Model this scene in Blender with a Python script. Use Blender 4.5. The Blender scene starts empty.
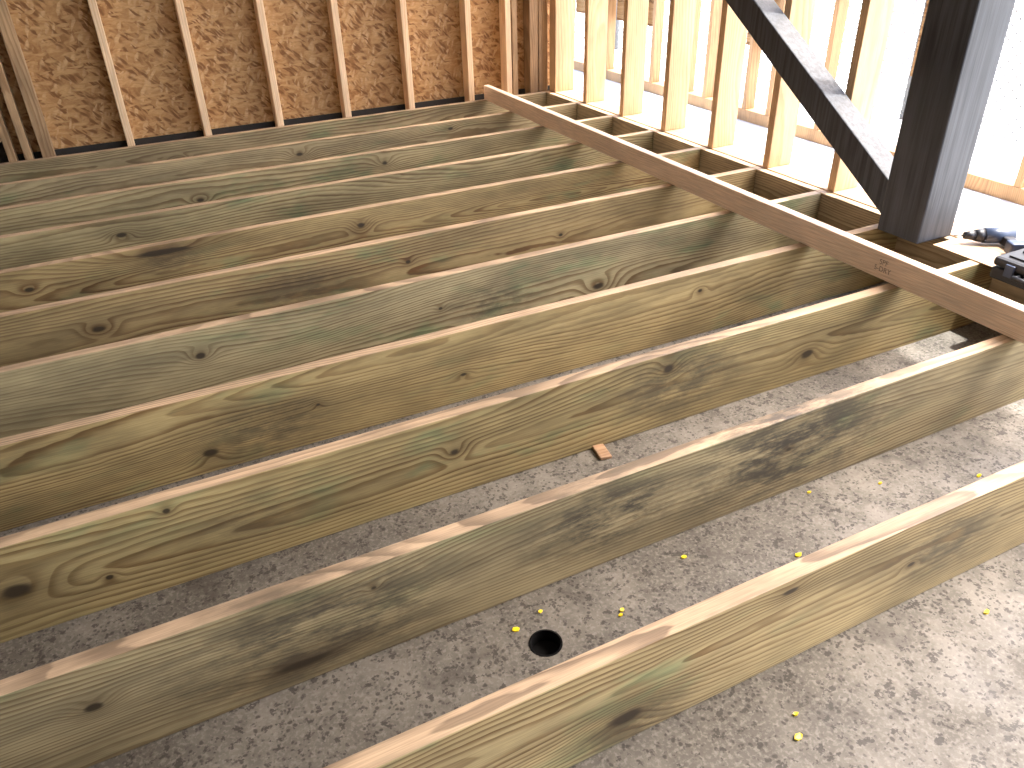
import bpy, bmesh, math, random
from mathutils import Matrix, Vector, noise
random.seed(7)
S=0.4064
col=bpy.context.collection
# ------------------------------------------------------------ node helpers
class NT:
    def __init__(s,name):
        s.mat=bpy.data.materials.new(name); s.mat.use_nodes=True
        s.t=s.mat.node_tree; s.t.nodes.clear()
        s.out=s.t.nodes.new('ShaderNodeOutputMaterial')
        s.b=s.t.nodes.new('ShaderNodeBsdfPrincipled')
        s.t.links.new(s.b.outputs[0],s.out.inputs[0])
    def put(s,sock,v):
        if isinstance(v,bpy.types.NodeSocket): s.t.links.new(v,sock)
        elif v is not None:
            if sock.type=='RGBA' and len(v)==3: v=(*v,1)
            sock.default_value=v
    def m(s,op,a,b=None,c=None,clamp=False):
        n=s.t.nodes.new('ShaderNodeMath'); n.operation=op; n.use_clamp=clamp
        s.put(n.inputs[0],a)
        if b is not None: s.put(n.inputs[1],b)
        if c is not None: s.put(n.inputs[2],c)
        return n.outputs[0]
    def obj(s):
        return s.t.nodes.new('ShaderNodeTexCoord').outputs['Object']
    def sep(s,v):
        n=s.t.nodes.new('ShaderNodeSeparateXYZ'); s.put(n.inputs[0],v); return n.outputs
    def comb(s,x,y,z):
        n=s.t.nodes.new('ShaderNodeCombineXYZ'); s.put(n.inputs[0],x);s.put(n.inputs[1],y);s.put(n.inputs[2],z); return n.outputs[0]
    def map(s,v,scale=(1,1,1),loc=(0,0,0),rot=(0,0,0)):
        n=s.t.nodes.new('ShaderNodeMapping'); s.put(n.inputs[0],v); n.inputs['Location'].default_value=loc
        n.inputs['Rotation'].default_value=rot; n.inputs['Scale'].default_value=scale; return n.outputs[0]
    def noise(s,v,scale=5,detail=3,rough=.5,dist=0,out='Fac'):
        n=s.t.nodes.new('ShaderNodeTexNoise'); s.put(n.inputs['Vector'],v); n.inputs['Scale'].default_value=scale
        n.inputs['Detail'].default_value=detail; n.inputs['Roughness'].default_value=rough; n.inputs['Distortion'].default_value=dist
        return n.outputs[out]
    def vor(s,v,scale=5,feature='F1',rnd=1):
        n=s.t.nodes.new('ShaderNodeTexVoronoi'); s.put(n.inputs['Vector'],v); n.inputs['Scale'].default_value=scale
        n.feature=feature; n.inputs['Randomness'].default_value=rnd; return n
    def mix(s,f,a,b,mode='MIX'):
        n=s.t.nodes.new('ShaderNodeMix'); n.data_type='RGBA'; n.blend_type=mode
        s.put(n.inputs[0],f); s.put(n.inputs[6],a); s.put(n.inputs[7],b); return n.outputs[2]
    def scale(s,c,k):
        cc=s.t.nodes.new('ShaderNodeVectorMath'); cc.operation='SCALE'; s.put(cc.inputs[0],c); s.put(cc.inputs['Scale'],k); return cc.outputs[0]
    def mr(s,v,a,b,c=0,d=1,smooth=True):
        n=s.t.nodes.new('ShaderNodeMapRange'); 
        if smooth: n.interpolation_type='SMOOTHSTEP'
        s.put(n.inputs[0],v); n.inputs[1].default_value=a;n.inputs[2].default_value=b;n.inputs[3].default_value=c;n.inputs[4].default_value=d
        return n.outputs[0]
    def fin(s,colr,rough=.6,bump=None,bs=.2,bd=.002,metal=0,spec=None):
        s.put(s.b.inputs['Base Color'],colr); s.put(s.b.inputs['Roughness'],rough); s.b.inputs['Metallic'].default_value=metal
        if spec is not None: s.b.inputs['Specular IOR Level'].default_value=spec
        if bump is not None:
            n=s.t.nodes.new('ShaderNodeBump'); n.inputs['Strength'].default_value=bs; n.inputs['Distance'].default_value=bd
            s.put(n.inputs['Height'],bump); s.t.links.new(n.outputs[0],s.b.inputs['Normal'])
        return s.mat

def wood(name,axis='x',light=(.42,.33,.17),dark=(.20,.13,.055),green=None,top=None,knots=(),stains=(),pith=(0,.06,-.05),
         ring=.010,seed=0,rough=.55,knotcol=(.03,.02,.011),tilt=0.02,motr=(.66,1.2)):
    """Softwood lumber: growth rings round a wandering pith, knots, fibres."""
    n=NT(name); P=n.obj(); x,y,z=n.sep(P)
    if axis=='x': L,A,B=x,y,z
    elif axis=='y': L,A,B=y,x,z
    else: L,A,B=z,x,y
    V=n.comb(L,A,B)
    wa,wb_,wc=n.sep(n.noise(n.map(V,(.7,4,4),(seed*3.1,seed,seed*2)),1.0,1,.5,out='Color'))
    sa,sb_,sc_=n.sep(n.noise(n.map(V,(4,13,13),(seed,4,seed)),1.0,3,.6,out='Color'))
    a=n.m('SUBTRACT',A,pith[1]); a=n.m('MULTIPLY_ADD',n.m('SUBTRACT',wa,.5),.12,a); a=n.m('MULTIPLY_ADD',L,tilt,a)
    b=n.m('SUBTRACT',B,pith[2]); b=n.m('MULTIPLY_ADD',n.m('SUBTRACT',wb_,.5),.18,b)
    d=n.m('SQRT',n.m('ADD',n.m('MULTIPLY',a,a),n.m('MULTIPLY',b,b)))
    s0=n.m('SUBTRACT',sa,.5)
    d=n.m('MULTIPLY_ADD',s0,.012,d)
    kmask=None; halo=None
    for (kx,kz,r,sx) in knots:
        dx=n.m('DIVIDE',n.m('SUBTRACT',L,kx),sx); dz=n.m('SUBTRACT',B,kz)
        q=n.m('SQRT',n.m('ADD',n.m('MULTIPLY',dx,dx),n.m('MULTIPLY',dz,dz)))
        q=n.m('MULTIPLY_ADD',s0,r*1.6,q)
        qq=n.m('DIVIDE',q,r*2.6)
        e=n.m('EXPONENT',n.m('MULTIPLY',n.m('MULTIPLY',qq,qq),-1))
        d=n.m('MULTIPLY_ADD',e,.03 if r>.008 else .012,d)
        km=n.mr(q,r*1.2,r*.5)
        kmask=km if kmask is None else n.m('MAXIMUM',kmask,km)
        halo=e if halo is None else n.m('MAXIMUM',halo,e)
    dd=n.m('DIVIDE',d,ring); ph=n.m('FRACT',dd)
    # every growth year has its own latewood strength
    yr=n.t.nodes.new('ShaderNodeTexWhiteNoise'); yr.noise_dimensions='1D'; n.put(yr.inputs['W'],n.m('FLOOR',dd))
    late=n.m('MULTIPLY',n.mr(ph,.25,.85),n.mr(ph,1.0,.90))
    late=n.m('MULTIPLY',late,n.mr(wc,.3,.6,.6,1.0))
    late=n.m('MULTIPLY',late,n.mr(yr.outputs[0],0,1,.55,1.0))
    c=n.mix(late,light,dark)
    if green is not None:
        g=n.mr(sb_,.50,.72,0,.8); g=n.m('MULTIPLY',g,n.mr(wc,.4,.6))
        c=n.mix(g,c,n.mix(late,green,tuple(k*.5 for k in green)))
    big=n.noise(n.map(V,(2.4,9,9),(seed,seed*2,3)),1.0,4,.65)
    mot=n.mr(big,.3,.7,motr[0],motr[1])
    fib=n.noise(n.map(V,(10,420,420)),1.0,1,.6)
    k=n.m('MULTIPLY',mot,n.mr(fib,.2,.8,.84,1.14))
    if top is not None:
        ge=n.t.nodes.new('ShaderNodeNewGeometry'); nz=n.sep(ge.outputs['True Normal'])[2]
        c=n.mix(n.mr(nz,.6,.9,0,.88),c,n.mix(late,top,tuple(q*.42 for q in top)))  # upward faces painted lighter: paler edges plus light from above put into colour
    c=n.scale(c,k)
    if stains:
        sn=n.noise(n.map(V,(9,30,30),(seed,1,1)),1,5,.72); sm=None
        for (kx,kz,r,st) in stains:
            dx=n.m('MULTIPLY',n.m('SUBTRACT',L,kx),.5); dz=n.m('SUBTRACT',B,kz)
            q=n.m('SQRT',n.m('ADD',n.m('MULTIPLY',dx,dx),n.m('MULTIPLY',dz,dz)))
            f=n.m('MULTIPLY',n.mr(q,r,r*.15),st); sm=f if sm is None else n.m('MAXIMUM',sm,f)
        c=n.mix(n.m('MULTIPLY',sm,n.mr(sn,.36,.62)),c,(.045,.04,.03))
    if kmask is not None:
        c=n.mix(n.m('MULTIPLY',halo,.45),c,tuple(q*.6 for q in dark))
        c=n.mix(n.m('MULTIPLY',kmask,.95),c,knotcol)
    return n.fin(c,rough,fib,.10,.0012,spec=.45)

def plain(name,c,rough=.5,metal=0,var=.25,scale=40,bump=0,spec=None):
    n=NT(name); f=n.noise(n.obj(),scale,3,.6)
    cc=n.mix(f,tuple(q*(1-var) for q in c),tuple(min(1,q*(1+var)) for q in c))
    return n.fin(cc,rough,f if bump else None,bump,.002,metal,spec)

# ------------------------------------------------------------ mesh helpers
def finish(o,mat,bevel=.003,seg=2,smooth=False):
    if mat: o.data.materials.append(mat)
    if bevel:
        md=o.modifiers.new('bevel','BEVEL'); md.width=bevel; md.segments=seg; md.limit_method='ANGLE'
    return o
def box(name,x0,x1,y0,y1,z0,z1,mat,bevel=.003,parent=None,cuts=0,axis=0,wob=0):
    bm=bmesh.new()
    bmesh.ops.create_cube(bm,size=1)
    for v in bm.verts:
        v.co=Vector(((x0+x1)/2+v.co.x*(x1-x0),(y0+y1)/2+v.co.y*(y1-y0),(z0+z1)/2+v.co.z*(z1-z0)))
    if cuts:
        es=[e for e in bm.edges if abs((e.verts[0].co-e.verts[1].co)[axis])>1e-4]
        bmesh.ops.subdivide_edges(bm,edges=es,cuts=cuts,use_grid_fill=True)
        ph=random.random()*50
        for v in bm.verts:
            L=v.co[axis]
            v.co.y+=wob*noise.noise(Vector((L*.5,ph,0)))
            v.co.z+=wob*.3*noise.noise(Vector((L*.7,ph,7)))
    me=bpy.data.meshes.new(name); bm.to_mesh(me); bm.free()
    o=bpy.data.objects.new(name,me); col.objects.link(o)
    finish(o,mat,bevel)
    if parent: o.parent=parent
    return o
def beam(name,a,b,w,h,mat,bevel=.004,up=Vector((0,0,1)),parent=None):
    a=Vector(a);b=Vector(b);d=(b-a); L=d.length; d.normalize(); side=d.cross(up).normalized(); u=side.cross(d).normalized()
    bm=bmesh.new(); vs=[]
    for p in (a,b):
        for sx,sz in ((-1,-1),(1,-1),(1,1),(-1,1)):
            vs.append(bm.verts.new(p+side*sx*w/2+u*sz*h/2))
    for f in ((0,1,2,3),(7,6,5,4),(0,4,5,1),(1,5,6,2),(2,6,7,3),(3,7,4,0)): bm.faces.new([vs[i] for i in f])
    bmesh.ops.recalc_face_normals(bm,faces=bm.faces)
    me=bpy.data.meshes.new(name); bm.to_mesh(me); bm.free()
    o=bpy.data.objects.new(name,me); col.objects.link(o); finish(o,mat,bevel)
    if parent:o.parent=parent
    return o
def empty(name,loc=(0,0,0)):
    e=bpy.data.objects.new(name,None); col.objects.link(e); e.empty_display_size=.1; return e
def prism(name,pts,y0,y1,mat,bevel=.003,parent=None,M=None):
    """extrude an outline (local x,z) between local y0,y1"""
    bm=bmesh.new()
    a=[bm.verts.new((p[0],y0,p[1])) for p in pts]; b=[bm.verts.new((p[0],y1,p[1])) for p in pts]
    bm.faces.new(a); bm.faces.new(b[::-1]); k=len(pts)
    for i in range(k): bm.faces.new((a[i],b[i],b[(i+1)%k],a[(i+1)%k]))
    bmesh.ops.recalc_face_normals(bm,faces=bm.faces)
    me=bpy.data.meshes.new(name); bm.to_mesh(me); bm.free()
    if M: me.transform(M)
    o=bpy.data.objects.new(name,me); col.objects.link(o); finish(o,mat,bevel)
    if parent:o.parent=parent
    return o
def cyl(name,a,b,r1,r2,mat,seg=32,parent=None,bevel=0):
    a=Vector(a);b=Vector(b);d=b-a
    bm=bmesh.new(); bmesh.ops.create_cone(bm,cap_ends=True,segments=seg,radius1=r1,radius2=r2,depth=d.length)
    q=d.to_track_quat('Z','Y').to_matrix().to_4x4(); q.translation=(a+b)/2
    bm.transform(q)
    for f_ in bm.faces:
        if len(f_.verts)==4:f_.smooth=True
    me=bpy.data.meshes.new(name); bm.to_mesh(me); bm.free()
    o=bpy.data.objects.new(name,me); col.objects.link(o); finish(o,mat,bevel)
    if parent:o.parent=parent
    return o

# ------------------------------------------------------------ floor joists
FZ=-.244
K={0:[(1.49,-.175,.018,2.2),(1.85,-.03,.007,3),(2.2,-.12,.006,2)],
1:[(1.0,-.19,.011,5.5),(.64,-.1,.010,1.6),(1.16,-.06,.005,1.5),(2.24,-.1,.006,1.6)],
2:[(.82,-.03,.007,1.2),(.67,-.16,.006,1.3),(.50,-.12,.018,1.8),(1.5,-.11,.011,1.5),(2.16,-.05,.014,1.3),(2.7,-.15,.014,1.8)],
3:[(.94,-.18,.012,1.8),(1.7,-.15,.006,2),(1.25,-.12,.005,1.5),(2.59,-.07,.008,1.5)],
4:[(.99,-.09,.011,1.4),(2.44,-.18,.016,1.8),(1.79,-.12,.006,1.5)],
5:[(1.82,-.1,.007,1.5),(.71,-.11,.01,2),(2.5,-.12,.007,1.5)],
6:[(.97,-.03,.012,8),(1.76,-.07,.013,1.5),(.5,-.08,.008,2)],
7:[(2.75,-.16,.018,1.8),(1.82,-.16,.008,2),(.84,-.07,.01,2)],
8:[(2.14,-.06,.014,1.5),(1.21,-.1,.01,2)],9:[(1.79,-.06,.012,2),(2.68,-.04,.008,2)],10:[(1.2,-.1,.01,2)]}
ST={1:[(1.7,-.10,.16,1.0),(2.25,-.1,.26,1.0),(1.05,-.12,.22,.85)],2:[(2.2,-.1,.18,.7),(1.0,-.12,.12,.4)],0:[(2.3,-.1,.14,.7),(1.5,-.2,.10,.7)],6:[(1.0,-.05,.1,.6)],4:[(2.0,-.15,.14,.6)],3:[(1.1,-.15,.14,.6)],5:[(1.4,-.12,.15,.5)]}
PI=[(.045,-.10,.012),(.07,-.30,.01),(.05,-.12,.018),(.09,-.02,.01),(.06,-.22,.01),(.05,-.13,.02),(.05,-.10,.022),(.08,.02,.01),(.06,-.14,.015),(.05,-.1,.015),(.05,-.1,.015)]
LT=[(.385,.30,.155),(.34,.28,.16),(.365,.285,.135),(.37,.28,.13),(.39,.325,.185),(.36,.27,.13),(.385,.29,.135),(.365,.30,.16),(.39,.32,.175),(.39,.315,.18),(.36,.285,.16)]
for k in range(11):
    y=k*S if k<10 else 4.055
    dy,pz,tl=PI[k]
    dk_=(.38,.28,.20) if k not in (5,6) else (.34,.20,.13)
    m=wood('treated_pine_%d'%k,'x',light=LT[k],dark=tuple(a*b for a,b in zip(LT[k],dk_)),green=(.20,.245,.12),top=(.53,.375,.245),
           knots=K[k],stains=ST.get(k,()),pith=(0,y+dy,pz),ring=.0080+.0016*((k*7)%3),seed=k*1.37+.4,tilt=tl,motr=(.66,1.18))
    y0,y1=y-.019,y+.019
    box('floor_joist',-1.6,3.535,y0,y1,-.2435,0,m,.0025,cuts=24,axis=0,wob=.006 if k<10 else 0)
# rim joist along the right-hand wall + sill
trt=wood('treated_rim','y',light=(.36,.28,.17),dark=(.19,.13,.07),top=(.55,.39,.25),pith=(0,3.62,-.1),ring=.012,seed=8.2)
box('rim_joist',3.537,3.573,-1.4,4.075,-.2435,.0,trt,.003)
# ------------------------------------------------------------ slab
n=NT('concrete_slab'); P=n.obj()
big=n.noise(P,2.2,4,.65); mid=n.noise(P,9,5,.7); fine=n.noise(P,110,2,.7)
c=n.mix(n.mr(big,.35,.65),(.10,.088,.072),(.205,.186,.158)); c=n.mix(n.mr(mid,.38,.62,0,.6),c,(.08,.07,.057))
c=n.mix(n.mr(fine,.45,.7,0,.5),c,(.27,.25,.22))
stn=n.noise(n.map(P,(1,1,1),(4,2,0)),4.5,4,.7); c=n.mix(n.mr(stn,.56,.68,0,.55),c,(.05,.042,.034))
wv=n.noise(P,60,1,.5,out='Color')
va=n.t.nodes.new('ShaderNodeVectorMath'); va.operation='MULTIPLY_ADD'; n.put(va.inputs[0],wv); va.inputs[1].default_value=(.012,.012,.012); n.put(va.inputs[2],P)
sp=n.vor(va.outputs[0],85).outputs['Distance']
spm=n.m('MULTIPLY',n.mr(sp,.45,.25),n.mr(n.noise(P,30,3,.65),.45,.58))
pit=n.m('MAXIMUM',spm,n.mr(n.noise(P,48,3,.7),.57,.63)); c=n.mix(n.m('MULTIPLY',pit,.8),c,(.028,.023,.018))
conc=n.fin(c,n.mr(mid,.3,.7,.45,.7),fine,.3,.002)
# slab with a real hole for the drain sleeve
DX,DY,DR=1.47,.25,.036
bm=bmesh.new()
N=48
ring=[bm.verts.new((DX+DR*math.cos(t*2*math.pi/N),DY+DR*math.sin(t*2*math.pi/N),FZ)) for t in range(N)]
sq=[]
for t in range(N):
    a=t*2*math.pi/N+1e-6; cx,cy=math.cos(a),math.sin(a); s_=1/max(abs(cx),abs(cy)); sq.append(bm.verts.new((DX+.2*cx*s_,DY+.2*cy*s_,FZ)))
for t in range(N): bm.faces.new((ring[t],sq[t],sq[(t+1)%N],ring[(t+1)%N]))
low=[bm.verts.new((v.co.x,v.co.y,FZ-.15)) for v in ring]
for t in range(N): bm.faces.new((ring[(t+1)%N],low[(t+1)%N],low[t],ring[t]))
bm.faces.new(low)
def quad(a,b,c_,d): bm.faces.new([bm.verts.new((p[0],p[1],FZ)) for p in (a,b,c_,d)])
x0,x1,y0,y1=DX-.2,DX+.2,DY-.2,DY+.2
quad((-4,-6),(3.72,-6),(3.72,y0),(-4,y0)); quad((-4,y1),(3.72,y1),(3.72,4.4),(-4,4.4)); quad((-4,y0),(x0,y0),(x0,y1),(-4,y1)); quad((x1,y0),(3.72,y0),(3.72,y1),(x1,y1))
me=bpy.data.meshes.new('floor'); bm.to_mesh(me); bm.free(); fl=bpy.data.objects.new('floor',me); col.objects.link(fl); me.materials.append(conc)
blk=plain('black_abs_plastic',(.006,.006,.006),.85,spec=.1)
bm=bmesh.new()
prof=[(DR-.0005,FZ-.14),(DR-.0005,FZ+.0015),(DR-.004,FZ+.0015),(DR-.004,FZ-.14)]
rings=[[bm.verts.new((DX+r*math.cos(t*2*math.pi/N),DY+r*math.sin(t*2*math.pi/N),zz)) for t in range(N)] for r,zz in prof]
for a in range(3):
    for t in range(N): bm.faces.new((rings[a][t],rings[a][(t+1)%N],rings[a+1][(t+1)%N],rings[a+1][t]))
cv=[bm.verts.new((DX+(DR-.004)*math.cos(t*2*math.pi/N),DY+(DR-.004)*math.sin(t*2*math.pi/N),FZ-.03)) for t in range(N)]
bm.faces.new(cv)
me=bpy.data.meshes.new('drain_pipe'); bm.to_mesh(me); bm.free(); o=bpy.data.objects.new('drain_pipe',me); col.objects.link(o); me.materials.append(blk)
# ------------------------------------------------------------ yellow scraps (one object)
yel=plain('yellow_plastic_scrap',(.95,.66,.02),.3)
bm=bmesh.new()
pts=[(1.5,.33),(1.65,.24),(1.81,-.12),(2.31,.36),(1.88,.32),(1.82,.81),(1.40,.60),(2.02,.14),(1.78,-.16),(1.25,-.02),(1.3,.10),(2.5,.3),(2.2,.52),(1.1,.55),(1.6,.5),(2.6,.6),(1.66,.25),(2.12,.2),(1.95,.62),(2.35,-.12),(1.43,.31),(2.75,.2)]
for (px,py) in pts:
    r=random.choice((.005,.0065,.008)); a0=random.random()*6; hh=.002
    t0=[bm.verts.new((px+r*(1+.35*random.random())*math.cos(a0+i*math.pi/3),py+r*(.6+.3*random.random())*math.sin(a0+i*math.pi/3),FZ+hh+.004*random.random())) for i in range(6)]
    b0=[bm.verts.new((v.co.x,v.co.y,FZ+.0003)) for v in t0]
    bm.faces.new(t0); 
    for i in range(6): bm.faces.new((b0[i],b0[(i+1)%6],t0[(i+1)%6],t0[i]))
me=bpy.data.meshes.new('yellow_plastic_scraps'); bm.to_mesh(me); bm.free(); o=bpy.data.objects.new('yellow_plastic_scraps',me); col.objects.link(o); me.materials.append(yel)
shw=wood('shim_wood','x',light=(.40,.25,.15),dark=(.30,.17,.09),pith=(0,.9,-.3),seed=3)
prism('wood_shim',[(-.018,0),(.018,0),(.018,.008),(-.018,.011)],-.045,.04,shw,.002,M=Matrix.Translation((1.93,.775,FZ))@Matrix.Rotation(-.15,4,'Z'))
box('wood_offcut',3.22,3.50,.46,.60,FZ+.0005,FZ+.038,shw,.003)

# ------------------------------------------------------------ back wall (studs + OSB)
def osb_mat(nm,g=1.0):
    n=NT(nm); P=n.obj(); x,y,z=n.sep(P)
    V=n.comb(x,z,y)
    wx,wy,wz=n.sep(n.noise(V,9,2,.5,out='Color'))
    V2=n.comb(n.m('MULTIPLY_ADD',wx,.05,x),n.m('MULTIPLY_ADD',wy,.05,z),0.0)
    c=tuple(q*g for q in (.52,.29,.12))
    layers=[(.35,(15,50,1),(.64,.38,.17)),(1.25,(16,56,1),(.36,.18,.07)),(-.45,(17,62,1),(.56,.32,.135)),(-1.15,(18,60,1),(.74,.49,.26)),(.8,(20,72,1),(.23,.105,.038)),(.0,(17,64,1),(.66,.41,.19))]
    for i,(r,sc,cl) in enumerate(layers):
        v=n.vor(n.map(n.map(V2,(1,1,1),(0,0,0),(0,0,r)),sc,(i*1.3,i*.7,0)),1.0)
        rc=n.sep(v.outputs['Color'])[i%3]
        f=n.m('MULTIPLY',n.m('GREATER_THAN',rc,.66),n.mr(v.outputs['Distance'],.8,.3,.2,.95))
        c=n.mix(f,c,tuple(q*g for q in cl))
    fb=n.noise(n.map(V2,(40,120,1)),1,2,.6); c=n.mix(n.mr(fb,.3,.7,0,.3),c,(.23,.105,.035))
    return n.fin(c,.6,spec=.3)
osb=osb_mat('osb_sheathing',.85)
fir=wood('spf_stud','z',light=(.86,.64,.42),dark=(.74,.50,.29),pith=(0,1.5,4.0),ring=.012,seed=2,rough=.6,tilt=.01,motr=(.85,1.08))
fird=wood('spf_stud_dark','z',light=(.44,.29,.16),dark=(.30,.18,.09),pith=(0,.5,4.0),ring=.012,seed=5,rough=.6)
YW=4.082
strip_mat=plain('foot_strip_dark',(.02,.018,.016),.8)
wb=empty('wall_back')
box('sheathing',.40,3.72,YW+.09,YW+.102,FZ,2.5,osb,0,wb)
box('dark_backing_left',-4,.395,YW+.09,YW+.102,FZ,2.5,plain('unlit_opening_dark',(.035,.025,.018),.8),0,wb)  # dark panel standing in for the unlit room behind the opening
box('foot_strip',-4,3.66,YW+.078,YW+.0899,FZ,.012,strip_mat,0,wb)  # dark strip along the foot of the sheathing
box('bottom_plate',-4,3.66,YW,YW+.0775,FZ,-.035,fird,.002,wb)
for i in range(7):
    w=.019 if i else .030
    box('stud_%d'%i,.581+i*S-w,.581+i*S+w,YW,YW+.089,-.03,2.42,fir if i else fird,.003,wb)
for j,(a,b,mm) in enumerate([(.47,.508,fird),(.395,.433,fird),(3.27,3.308,fir),(3.315,3.352,fird),(3.44,3.50,fird),(3.505,3.57,fird)]):
    box('corner_stud_%d'%j,a,b,YW,YW+.089,-.03,2.42,mm,.003,wb)
box('cripple_rail',-1,.393,YW,YW+.089,.10,.138,fird,.003,wb)
for i in range(6): box('outer_stud_%d'%i,.2-i*S-.019,.2-i*S+.019,YW+.0005,YW+.0885,-.03 if i else .139,2.42,fird,.003,wb)
box('top_plate',-4,3.66,YW,YW+.089,2.421,2.5,fird,.003,wb)
# ------------------------------------------------------------ right wall (open studs)
wr=empty('wall_right')
firr=wood('spf_stud_right','z',light=(.60,.40,.22),dark=(.46,.28,.14),pith=(0,3.9,3.0),ring=.012,seed=6,rough=.6,tilt=.01,motr=(.85,1.1))
plate=wood('plate_wood','y',light=(.46,.31,.19),dark=(.34,.21,.12),pith=(0,3.8,-.2),ring=.012,seed=9)
box('bottom_plate',3.575,3.714,-1.5,4.08,-.038,.004,plate,.003,wr)
box('stem_wall',3.575,3.714,-6,4.17,-.6,-.0385,conc,0,wr)
for i,yy in enumerate([4.03,3.62,3.21,2.80,2.40,2.0,1.6]):
    w=.019 if i else .04
    box('stud_%d'%i,3.576,3.7135,yy-w,yy+w,.0045,2.42,firr,.003,wr)
box('header',3.575,3.714,-6,4.17,2.421,2.62,fird,.003,wr)
# ------------------------------------------------------------ black timber post and knee brace
n=NT('charcoal_stained_timber'); P=n.obj()
g=n.noise(n.map(P,(60,60,2.5)),1,3,.65); b_=n.noise(P,3,2,.5)
c=n.mix(n.mr(g,.3,.7),(.02,.023,.03),(.06,.066,.08)); c=n.mix(n.mr(b_,.4,.7,0,.4),c,(.08,.087,.10))
char=n.fin(c,.55,g,.3,.003,spec=.35)
box('timber_post',3.395,3.573,1.01,1.19,.0005,2.42,char,.006)
M_=Matrix(((0,1,0,0),(1,0,0,0),(0,0,1,0),(0,0,0,1)))
prism('timber_knee_brace',[(1.1915,.012),(1.1915,.145),(4.05,.145+.64*2.8585),(4.05,.012+.64*2.8585)],3.45,3.555,char,.005,M=M_)
# ------------------------------------------------------------ loose straight board on the joists
lb=wood('spf_loose_board','y',light=(.90,.72,.58),dark=(.82,.62,.47),pith=(0,3.2,.25),ring=.009,seed=12,knots=(),rough=.40,motr=(.90,1.06))
lbo=beam('loose_lumber_board',(3.048,-.55,.0465),(3.108,4.05,.0465),.038,.089,lb,.004)
ink=plain('stamp_ink',(.28,.18,.14),.7)
tx=bpy.data.curves.new('grade_stamp','FONT'); tx.body='SPF\nS-DRY'; tx.size=.024; tx.align_x='CENTER'
to=bpy.data.objects.new('grade_stamp',tx); col.objects.link(to); tx.materials.append(ink)
to.matrix_world=Matrix(((0,0,-1,3.0468),(-1,0,0,.86),(0,1,0,.052),(0,0,0,1))); to.parent=lbo
# ------------------------------------------------------------ clutter by the post
sb=empty('cordless_drill')
M=Matrix.Translation((3.62,.88,.006))@Matrix.Rotation(math.radians(150),4,'Z')
dk=plain('tool_black_rubber',(.012,.012,.016),.45); bl=plain('tool_blue_grey',(.03,.045,.085),.4)
def dcyl(nm,a,b,r1,r2,m): cyl(nm,M@Vector(a),M@Vector(b),r1,r2,m,24,sb)
dcyl('motor_body',(-.06,0,.03),(.04,0,.03),.027,.027,bl); dcyl('gear_nose',(.04,0,.03),(.07,0,.03),.025,.02,dk); dcyl('chuck',(.07,0,.03),(.105,0,.03),.018,.012,dk)
dcyl('bit',(.105,0,.03),(.14,0,.03),.003,.003,plain('steel',(.5,.5,.5),.3,1))
prism('handle',[(-.05,.0),(-.012,.0),(-.02,-.09),(-.055,-.09)],-.016,.016,dk,.006,sb,M=M@Matrix.Translation((0,0,.02))@Matrix.Rotation(math.radians(90),4,'X'))
prism('battery',[(-.08,-.085),(.005,-.085),(.005,-.13),(-.08,-.13)],-.018,.026,bl,.006,sb,M=M@Matrix.Translation((0,0,.022))@Matrix.Rotation(math.radians(90),4,'X'))
tc=empty('tool_case')
cb=plain('case_black',(.010,.010,.013),.5)
CX0,CX1,CY0,CY1=3.35,3.63,.44,.70
box('case_base',CX0,CX1,CY0,CY1,.005,.045,cb,.01,tc); box('case_lid',CX0,CX1,CY0,CY1,.048,.08,cb,.012,tc)
for i in range(4): box('lid_rib_%d'%i,CX0+.03+i*.065,CX0+.05+i*.065,CY0+.03,CY1-.03,.0802,.086,cb,.002,tc)
box('latch_1',CX0-.008,CX0,CY0+.05,CY0+.08,.03,.07,bl,.002,tc); box('latch_2',CX0-.008,CX0,CY1-.08,CY1-.05,.03,.07,bl,.002,tc)
for i,yy in enumerate((.54,.60)): cyl('handle_post_%d'%i,(CX0-.03,yy,.045),(CX0,yy,.045),.005,.005,cb,12,tc)
cyl('handle_grip',(CX0-.03,.535,.045),(CX0-.03,.605,.045),.008,.008,cb,16,tc)
box('ledger_board',3.44,3.573,.32,.98,.0005,.004,plate,.001)

# ------------------------------------------------------------ outside
gnd=NT('bright_gravel_yard'); P=gnd.obj(); f1=gnd.noise(P,3,3,.6); c=gnd.mix(f1,(.66,.65,.62),(.80,.79,.77)); gm=gnd.fin(c,.9)
box('ground',3.716,40,-30,30,-.62,-.42,gm,0)
pw=empty('porch_frame')
osb2=osb_mat('osb_porch',.55)
firo=wood('spf_porch','z',light=(.42,.25,.12),dark=(.30,.17,.08),pith=(0,5.9,3.0),ring=.012,seed=6,rough=.6,tilt=.01,motr=(.85,1.1))
for i in range(9):
    yy=1.6+i*.75
    box('porch_stud_%d'%i,5.3,5.39,yy-.02,yy+.02,-.334,2.3,firo,.003,pw)
    box('porch_stud_%d_b'%i,5.3,5.39,yy+.24,yy+.28,-.334,2.3,firo,.003,pw)
    if i in(1,3,5,6): box('panel_%d'%i,5.391,5.403,yy+.02,yy+(.72 if i>4 else .42),.10,2.3,osb2,0,pw)
box('porch_sill',5.3,5.44,1.5,8.2,-.42,-.335,firo,.003,pw)
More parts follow.
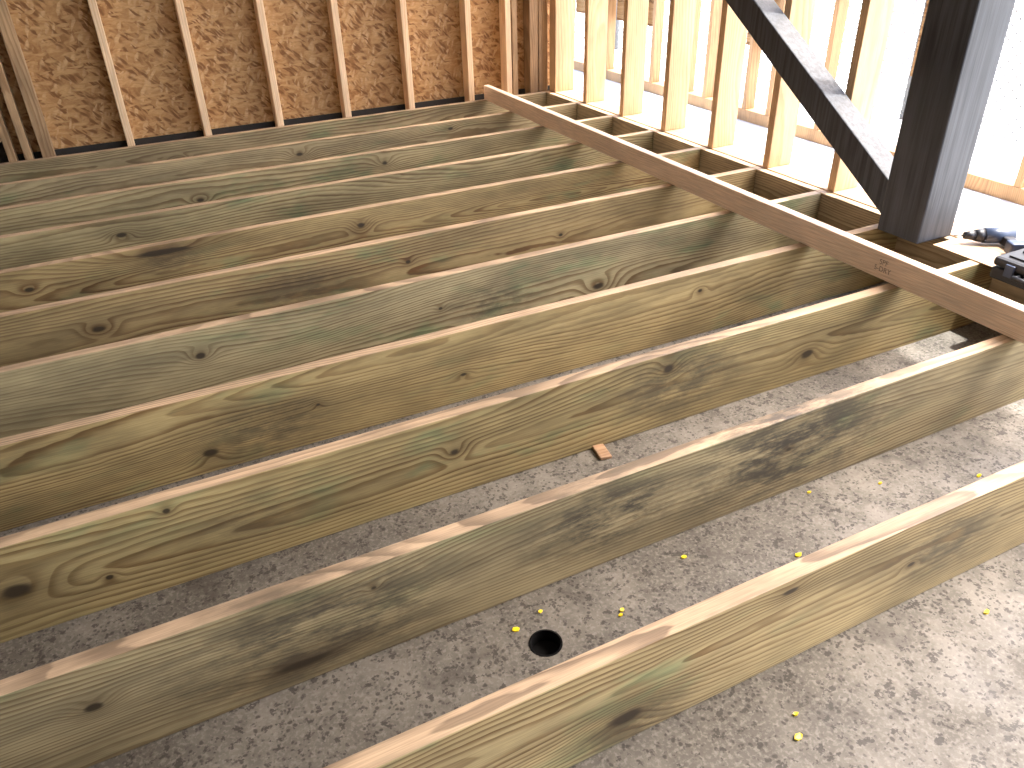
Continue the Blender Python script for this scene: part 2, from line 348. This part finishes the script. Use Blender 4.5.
# chain link fence
galv=plain('galvanised_wire',(.16,.17,.18),.5,.3)
cf=empty('chain_link_fence'); FX=6.3; bm=bmesh.new()
y0,y1,z0,z1,p=-3,12,-.40,.85,.085
def strip(a,b,r=.004):
    d=(b-a).normalized(); s1=d.cross(Vector((1,0,0))).normalized()*r; s2=Vector((r,0,0))
    q=[bm.verts.new(v) for v in (a+s1,a+s2,a-s1,b+s1,b+s2,b-s1)]
    bm.faces.new((q[0],q[1],q[4],q[3])); bm.faces.new((q[1],q[2],q[5],q[4])); bm.faces.new((q[2],q[0],q[3],q[5]))
h=z1-z0; yy=y0
while yy<y1:
    strip(Vector((FX,yy,z0)),Vector((FX,yy+h,z1))); strip(Vector((FX+.004,yy+h,z0)),Vector((FX+.004,yy,z1))); yy+=p
me=bpy.data.meshes.new('mesh_fabric'); bm.to_mesh(me); bm.free(); o=bpy.data.objects.new('mesh_fabric',me); col.objects.link(o); me.materials.append(galv); o.parent=cf
for i in range(8): cyl('fence_post_%d'%i,(FX+.04,-2.5+i*2,-.419),(FX+.04,-2.5+i*2,.9),.024,.024,galv,16,cf)
cyl('top_rail',(FX+.04,-3,.87),(FX+.04,12.8,.87),.018,.018,galv,16,cf)
# ------------------------------------------------------------ unseen shell: ceiling and the other walls
plyc=plain('ceiling_plywood',(.55,.49,.42),.8,scale=4,var=.12)
box('ceiling_unseen',-4,3.75,-6,4.6,2.63,2.66,plyc,0)  # unseen, put in so daylight enters from the open sides only
box('wall_left',-4.1,-4.0,-6,4.4,FZ,2.63,plyc,0)
box('wall_front_unseen',-4,3.1,-6.1,-6,FZ,2.63,plyc,0)  # unseen wall added behind the camera so light comes from the right

# ------------------------------------------------------------ light
w=bpy.data.worlds.new('sky'); bpy.context.scene.world=w; w.use_nodes=True; t=w.node_tree; t.nodes.clear()
ow=t.nodes.new('ShaderNodeOutputWorld'); bg=t.nodes.new('ShaderNodeBackground'); sk=t.nodes.new('ShaderNodeTexSky')
sk.sky_type='NISHITA'; sk.sun_disc=False; sk.sun_elevation=math.radians(50); sk.sun_rotation=math.radians(100); sk.dust_density=4; sk.air_density=1
mx=t.nodes.new('ShaderNodeMix'); mx.data_type='RGBA'; mx.inputs[0].default_value=.5; mx.inputs[7].default_value=(.30,.30,.30,1)
t.links.new(sk.outputs[0],mx.inputs[6]); t.links.new(mx.outputs[2],bg.inputs[0]); bg.inputs[1].default_value=2.15; t.links.new(bg.outputs[0],ow.inputs[0])
sl=bpy.data.lights.new('sun','SUN'); sl.energy=11.5; sl.angle=.02; sl.color=(1,.97,.92); so=bpy.data.objects.new('sun',sl); col.objects.link(so)
d=Vector((.22,-.05,.97)); so.rotation_euler=d.to_track_quat('Z','Y').to_euler(); so.location=(8,0,8)
vs=bpy.context.scene.view_settings; vs.view_transform='Standard'; vs.look='None'
# ------------------------------------------------------------ camera
R=Matrix(((0.89502,-0.44528,-0.02575),(-0.25307,-0.45943,-0.8514),(0.36728,0.76854,-0.52389)))
Mw=(R.transposed()@Matrix(((1,0,0),(0,-1,0),(0,0,-1)))).to_4x4(); Mw.translation=Vector((0.9331,-0.7469,1.095))
cd=bpy.data.cameras.new('camera'); co=bpy.data.objects.new('camera',cd); col.objects.link(co); co.matrix_world=Mw
cd.sensor_width=36; cd.lens=1.0458*755/1024*36; cd.clip_start=.02
bpy.context.scene.camera=co
